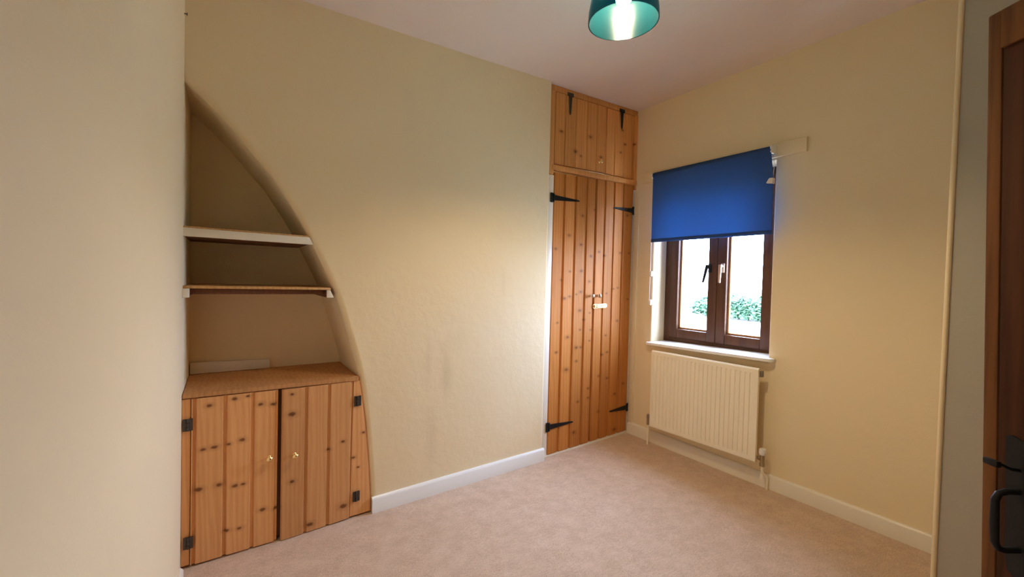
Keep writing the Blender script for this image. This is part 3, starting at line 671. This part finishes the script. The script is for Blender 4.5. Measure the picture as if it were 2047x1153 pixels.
back = [[bm.verts.new((-0.076, y, RZ(y, f))) for y, r in cols] for f in (0.0, 1.0)]
for k in range(len(cols) - 1):
    bm.faces.new((grid[0][k], grid[0][k + 1], back[0][k + 1], back[0][k])); bm.faces.new((grid[-1][k], grid[-1][k + 1], back[1][k + 1], back[1][k])); bm.faces.new((back[0][k], back[0][k + 1], back[1][k + 1], back[1][k]))
for k in (0, -1): bm.faces.new([g_[k] for g_ in grid] + [back[1][k], back[0][k]])
obj('panel', bm, m_rad, rad, sharp=0.35)
bm = BM()
for k in range(20):
    y = ya + 0.03 + k * 0.0345; box(bm, -0.075, -0.045, y, y + 0.022, 0.20, 0.64, 0.0)
obj('convector_fin', bm, m_rad, rad, kind='stuff')
for z in (0.175, 0.645):
    bm = BM(); tube(bm, [(-0.066, ya + 0.004, z), (-0.066, yb - 0.004, z)], 0.013, 10); obj('header_tube', bm, m_rad, rad)
bm = BM(); box(bm, -0.078, -0.056, ya - 0.013, ya + 0.001, 0.628, 0.662, 0.002); obj('end_plug', bm, plain('tarnished_metal', (0.22, 0.19, 0.15), 0.4, 0.7), rad)
for y in (-0.82, -0.38):
    bm = BM(); box(bm, -0.050, -0.002, y - 0.012, y + 0.012, 0.2, 0.62, 0.002); obj('wall_bracket', bm, m_rad, rad)
# thermostatic valve, lower right; lockshield, lower left
m_tarn = plain('valve_brass', (0.42, 0.33, 0.20), 0.35, 0.9)
bm = BM(); yv = ya - 0.026
tube(bm, [(-0.066, ya + 0.002, 0.176), (-0.066, yv, 0.176)], 0.009, 12); tube(bm, [(-0.066, ya - 0.008, 0.176), (-0.066, ya - 0.018, 0.176)], 0.0125, 6)
tube(bm, [(-0.066, yv, 0.150), (-0.066, yv, 0.200)], 0.0115, 14); tube(bm, [(-0.066, yv, 0.136), (-0.066, yv, 0.152)], 0.0135, 6)
va = obj('valve', bm, m_tarn, rad)
bm = BM(); lathe(bm, [(0.013, 0.0), (0.017, 0.004), (0.0185, 0.012), (0.0185, 0.028), (0.016, 0.034), (0.006, 0.036)], (-0.066, yv, 0.199), (0, 0, 1), 20); obj('cap', bm, m_plastic, va)
bm = BM(); tube(bm, [(-0.066, yv, 0.140), (-0.066, yv, 0.108), (-0.055, yv - 0.004, 0.09), (-0.034, yv - 0.010, 0.078), (-0.028, yv - 0.012, 0.06), (-0.028, yv - 0.012, 0.0)], 0.0065, 10); obj('pipe', bm, m_rad, rad, label='cream painted supply pipe')
bm = BM(); yl = yb + 0.030
tube(bm, [(-0.066, yb - 0.002, 0.165), (-0.066, yl, 0.165)], 0.009, 12); tube(bm, [(-0.066, yl, 0.14), (-0.066, yl, 0.186)], 0.010, 12)
vb = obj('valve', bm, m_tarn, rad)
bm = BM(); lathe(bm, [(0.011, 0.0), (0.012, 0.02), (0.010, 0.028), (0.003, 0.029)], (-0.066, yl, 0.184), (0, 0, 1), 16); obj('cap', bm, plain('brown_cap', (0.30, 0.22, 0.15), 0.5), vb)
bm = BM(); tube(bm, [(-0.066, yl, 0.145), (-0.066, yl, 0.0)], 0.0065, 10); obj('pipe', bm, m_rad, rad)

# ------------------------------------------------------------------ pendant lamp
LX, LY, LZ = -1.338, -1.045, 2.115
lam = empty('pendant_lamp', (LX, LY, H), 'teal glass pendant lamp lit near the top of the photo', 'lamp', warp=False)
bm = BM(); lathe(bm, [(0.045, 0.0), (0.045, -0.010), (0.030, -0.024), (0.010, -0.030)], (LX, LY, H - 0.001), (0, 0, 1), 24); obj('ceiling_rose', bm, m_plastic, lam, warp=False)
bm = BM(); tube(bm, [(LX, LY, H - 0.028), (LX, LY, LZ + 0.195)], 0.003, 8); obj('cord', bm, m_plastic, lam, warp=False)
bm = BM(); lathe(bm, [(0.010, 0.06), (0.016, 0.052), (0.020, 0.03), (0.020, 0.0), (0.016, -0.012)], (LX, LY, LZ + 0.140), (0, 0, 1), 20); obj('lamp_holder', bm, m_brass, lam, warp=False)
bm = BM()
outp = [(0.024, 0.160), (0.055, 0.156), (0.084, 0.142), (0.105, 0.116), (0.118, 0.078), (0.125, 0.038), (0.127, 0.010), (0.127, 0.0)]
inp = [(r - 0.004, h - (0.004 if h > 0.05 else 0)) for r, h in reversed(outp)]
lathe(bm, outp + inp, (LX, LY, LZ), (0, 0, 1), 48, cap=False)
obj('lamp_shade', bm, m_teal, lam, warp=False)
bm = BM(); lathe(bm, [(0.012, 0.055), (0.014, 0.04), (0.026, 0.015), (0.030, 0.0), (0.027, -0.014), (0.016, -0.026), (0.002, -0.030)], (LX, LY, LZ + 0.090), (0, 0, 1), 24); obj('bulb', bm, m_bulb, lam, warp=False)

# ------------------------------------------------------------------ the boarded room door, standing open on the right
FH = Vector((0.5526, 0.8335, 0)); RH = Vector((0.8335, -0.5526, 0)); X0 = 1.02
DB = Vector((CAM.x, CAM.y, 0))
SAG = 0.0314
def dpt(s, n, z): return DB + FH * (s + SAG * z) + RH * (X0 + n) + Vector((0, 0, z))
S1 = 0.895; S0 = S1 - 0.76; ZB = -0.015; ZT = 1.752
door = empty('door_1', dpt(S0, 0.02, 0.0), 'dark oak boarded room door with black iron latch standing open at right edge', 'door', kind='structure', warp=False)
def dbox(bm, s0, s1, n0, n1, z0, z1, bev=0.0):
    hexa(bm, [dpt(s0, n1, z0), dpt(s0, n0, z0), dpt(s1, n0, z0), dpt(s1, n1, z0), dpt(s0, n1, z1), dpt(s0, n0, z1), dpt(s1, n0, z1), dpt(s1, n1, z1)], bev)
edges = [S0, S0 + 0.15, S0 + 0.30, S0 + 0.45, S0 + 0.60, S1 - 0.028]
for a, b in zip(edges, edges[1:]):
    bm = BM(); dbox(bm, a + 0.0005, b - 0.0005, 0, 0.03, ZB, ZT - 0.003, 0.004); obj('plank', bm, m_oak, door, warp=False)
bm = BM(); dbox(bm, S1 - 0.0275, S1, -0.001, 0.032, ZB, ZT, 0.004); obj('edge_strip', bm, m_oak_lit, door, warp=False, label='worn oak edge strip coloured lighter as if lit')  # lighter colour paints in the light along the free edge
for z in (0.25, 0.85, 1.55):
    bm = BM(); dbox(bm, S0 + 0.04, S1 - 0.04, 0.0305, 0.052, z - 0.07, z + 0.07, 0.004); obj('ledge', bm, m_oak, door, warp=False)
bm = BM(); dbox(bm, S0 + 0.01, S1 - 0.030, -0.008, 0.0, 1.668, ZT - 0.004, 0.003); obj('top_rail', bm, m_oak_lit, door, warp=False, label='oak rail along the top coloured lighter as if lit')  # lamplight on the top of the door is put into this lighter colour
# Suffolk latch: tall shaped plate, bowed grip, thumb press
lat = None
sp0, sp1 = 0.795, 0.8475
bm = BM()
def dprism(bm, pts, n0, n1):
    A = [bm.verts.new(dpt(s, n0, z)) for s, z in pts]; B = [bm.verts.new(dpt(s, n1, z)) for s, z in pts]
    bm.faces.new(A); bm.faces.new(list(reversed(B)))
    for i in range(len(pts)): bm.faces.new((A[i], B[i], B[(i + 1) % len(pts)], A[(i + 1) % len(pts)]))
dprism(bm, [(sp0 + 0.012, 0.596), (sp0 + 0.030, 0.585), (sp0 + 0.048, 0.596), (sp1, 0.640), (sp1, 0.868), (sp1 - 0.010, 0.872), (sp0 + 0.005, 0.86), (sp0, 0.84), (sp0, 0.64)], -0.004, 0.0)
lat = obj('latch_plate', bm, m_iron, door, warp=False, label='black iron latch plate')
sg = 0.824
g = [dpt(sg, -0.004, 0.764), dpt(sg, -0.030, 0.764), dpt(sg, -0.044, 0.760), dpt(sg, -0.051, 0.748), dpt(sg, -0.052, 0.70), dpt(sg, -0.051, 0.664), dpt(sg, -0.044, 0.651), dpt(sg, -0.030, 0.647), dpt(sg, -0.004, 0.647)]
bm = BM(); tube(bm, g, [0.006, 0.006, 0.0062, 0.0068, 0.0075, 0.0068, 0.0062, 0.006, 0.006], 12); obj('pull_handle', bm, m_iron, lat, warp=False)
bm = BM(); tube(bm, [dpt(sg, 0.0, 0.806), dpt(sg, -0.020, 0.809), dpt(sg, -0.040, 0.818), dpt(sg, -0.058, 0.824)], [0.0035, 0.003, 0.003, 0.0035], 8)
dbox(bm, sg - 0.016, sg + 0.010, -0.067, -0.056, 0.818, 0.830, 0.002); obj('thumb_press', bm, m_iron, lat, warp=False)
for z in (0.35, 1.45):
    bm = BM(); tube(bm, [dpt(S0 - 0.006, 0.004, z - 0.05), dpt(S0 - 0.006, 0.004, z + 0.05)], 0.007, 10); obj('hinge', bm, m_iron, door, warp=False)
# door lining in the doorway
bm = BM()
box(bm, DX0, DX0 + 0.025, YF - 0.125, YF + 0.004, 0.0, DZ, 0.002); box(bm, DX1 - 0.025, DX1, YF - 0.125, YF + 0.004, 0.0, DZ, 0.002); box(bm, DX0 + 0.025, DX1 - 0.025, YF - 0.125, YF + 0.004, DZ - 0.025, DZ, 0.002)
obj('trim_4', bm, m_gloss, kind='structure')
# small nail left in the far left corner of the ceiling line
nail = BM(); nz = 2.19; tube(nail, [(W - 0.001, -0.035, nz), (W + 0.008, -0.035, nz)], 0.0022, 8); lathe(nail, [(0.006, 0.0), (0.006, 0.002), (0.001, 0.003)], (W + 0.008, -0.035, nz), (1, 0, 0), 12)
obj('nail', nail, m_hinge, label='small dark nail high in the left wall near the corner', cat='nail')
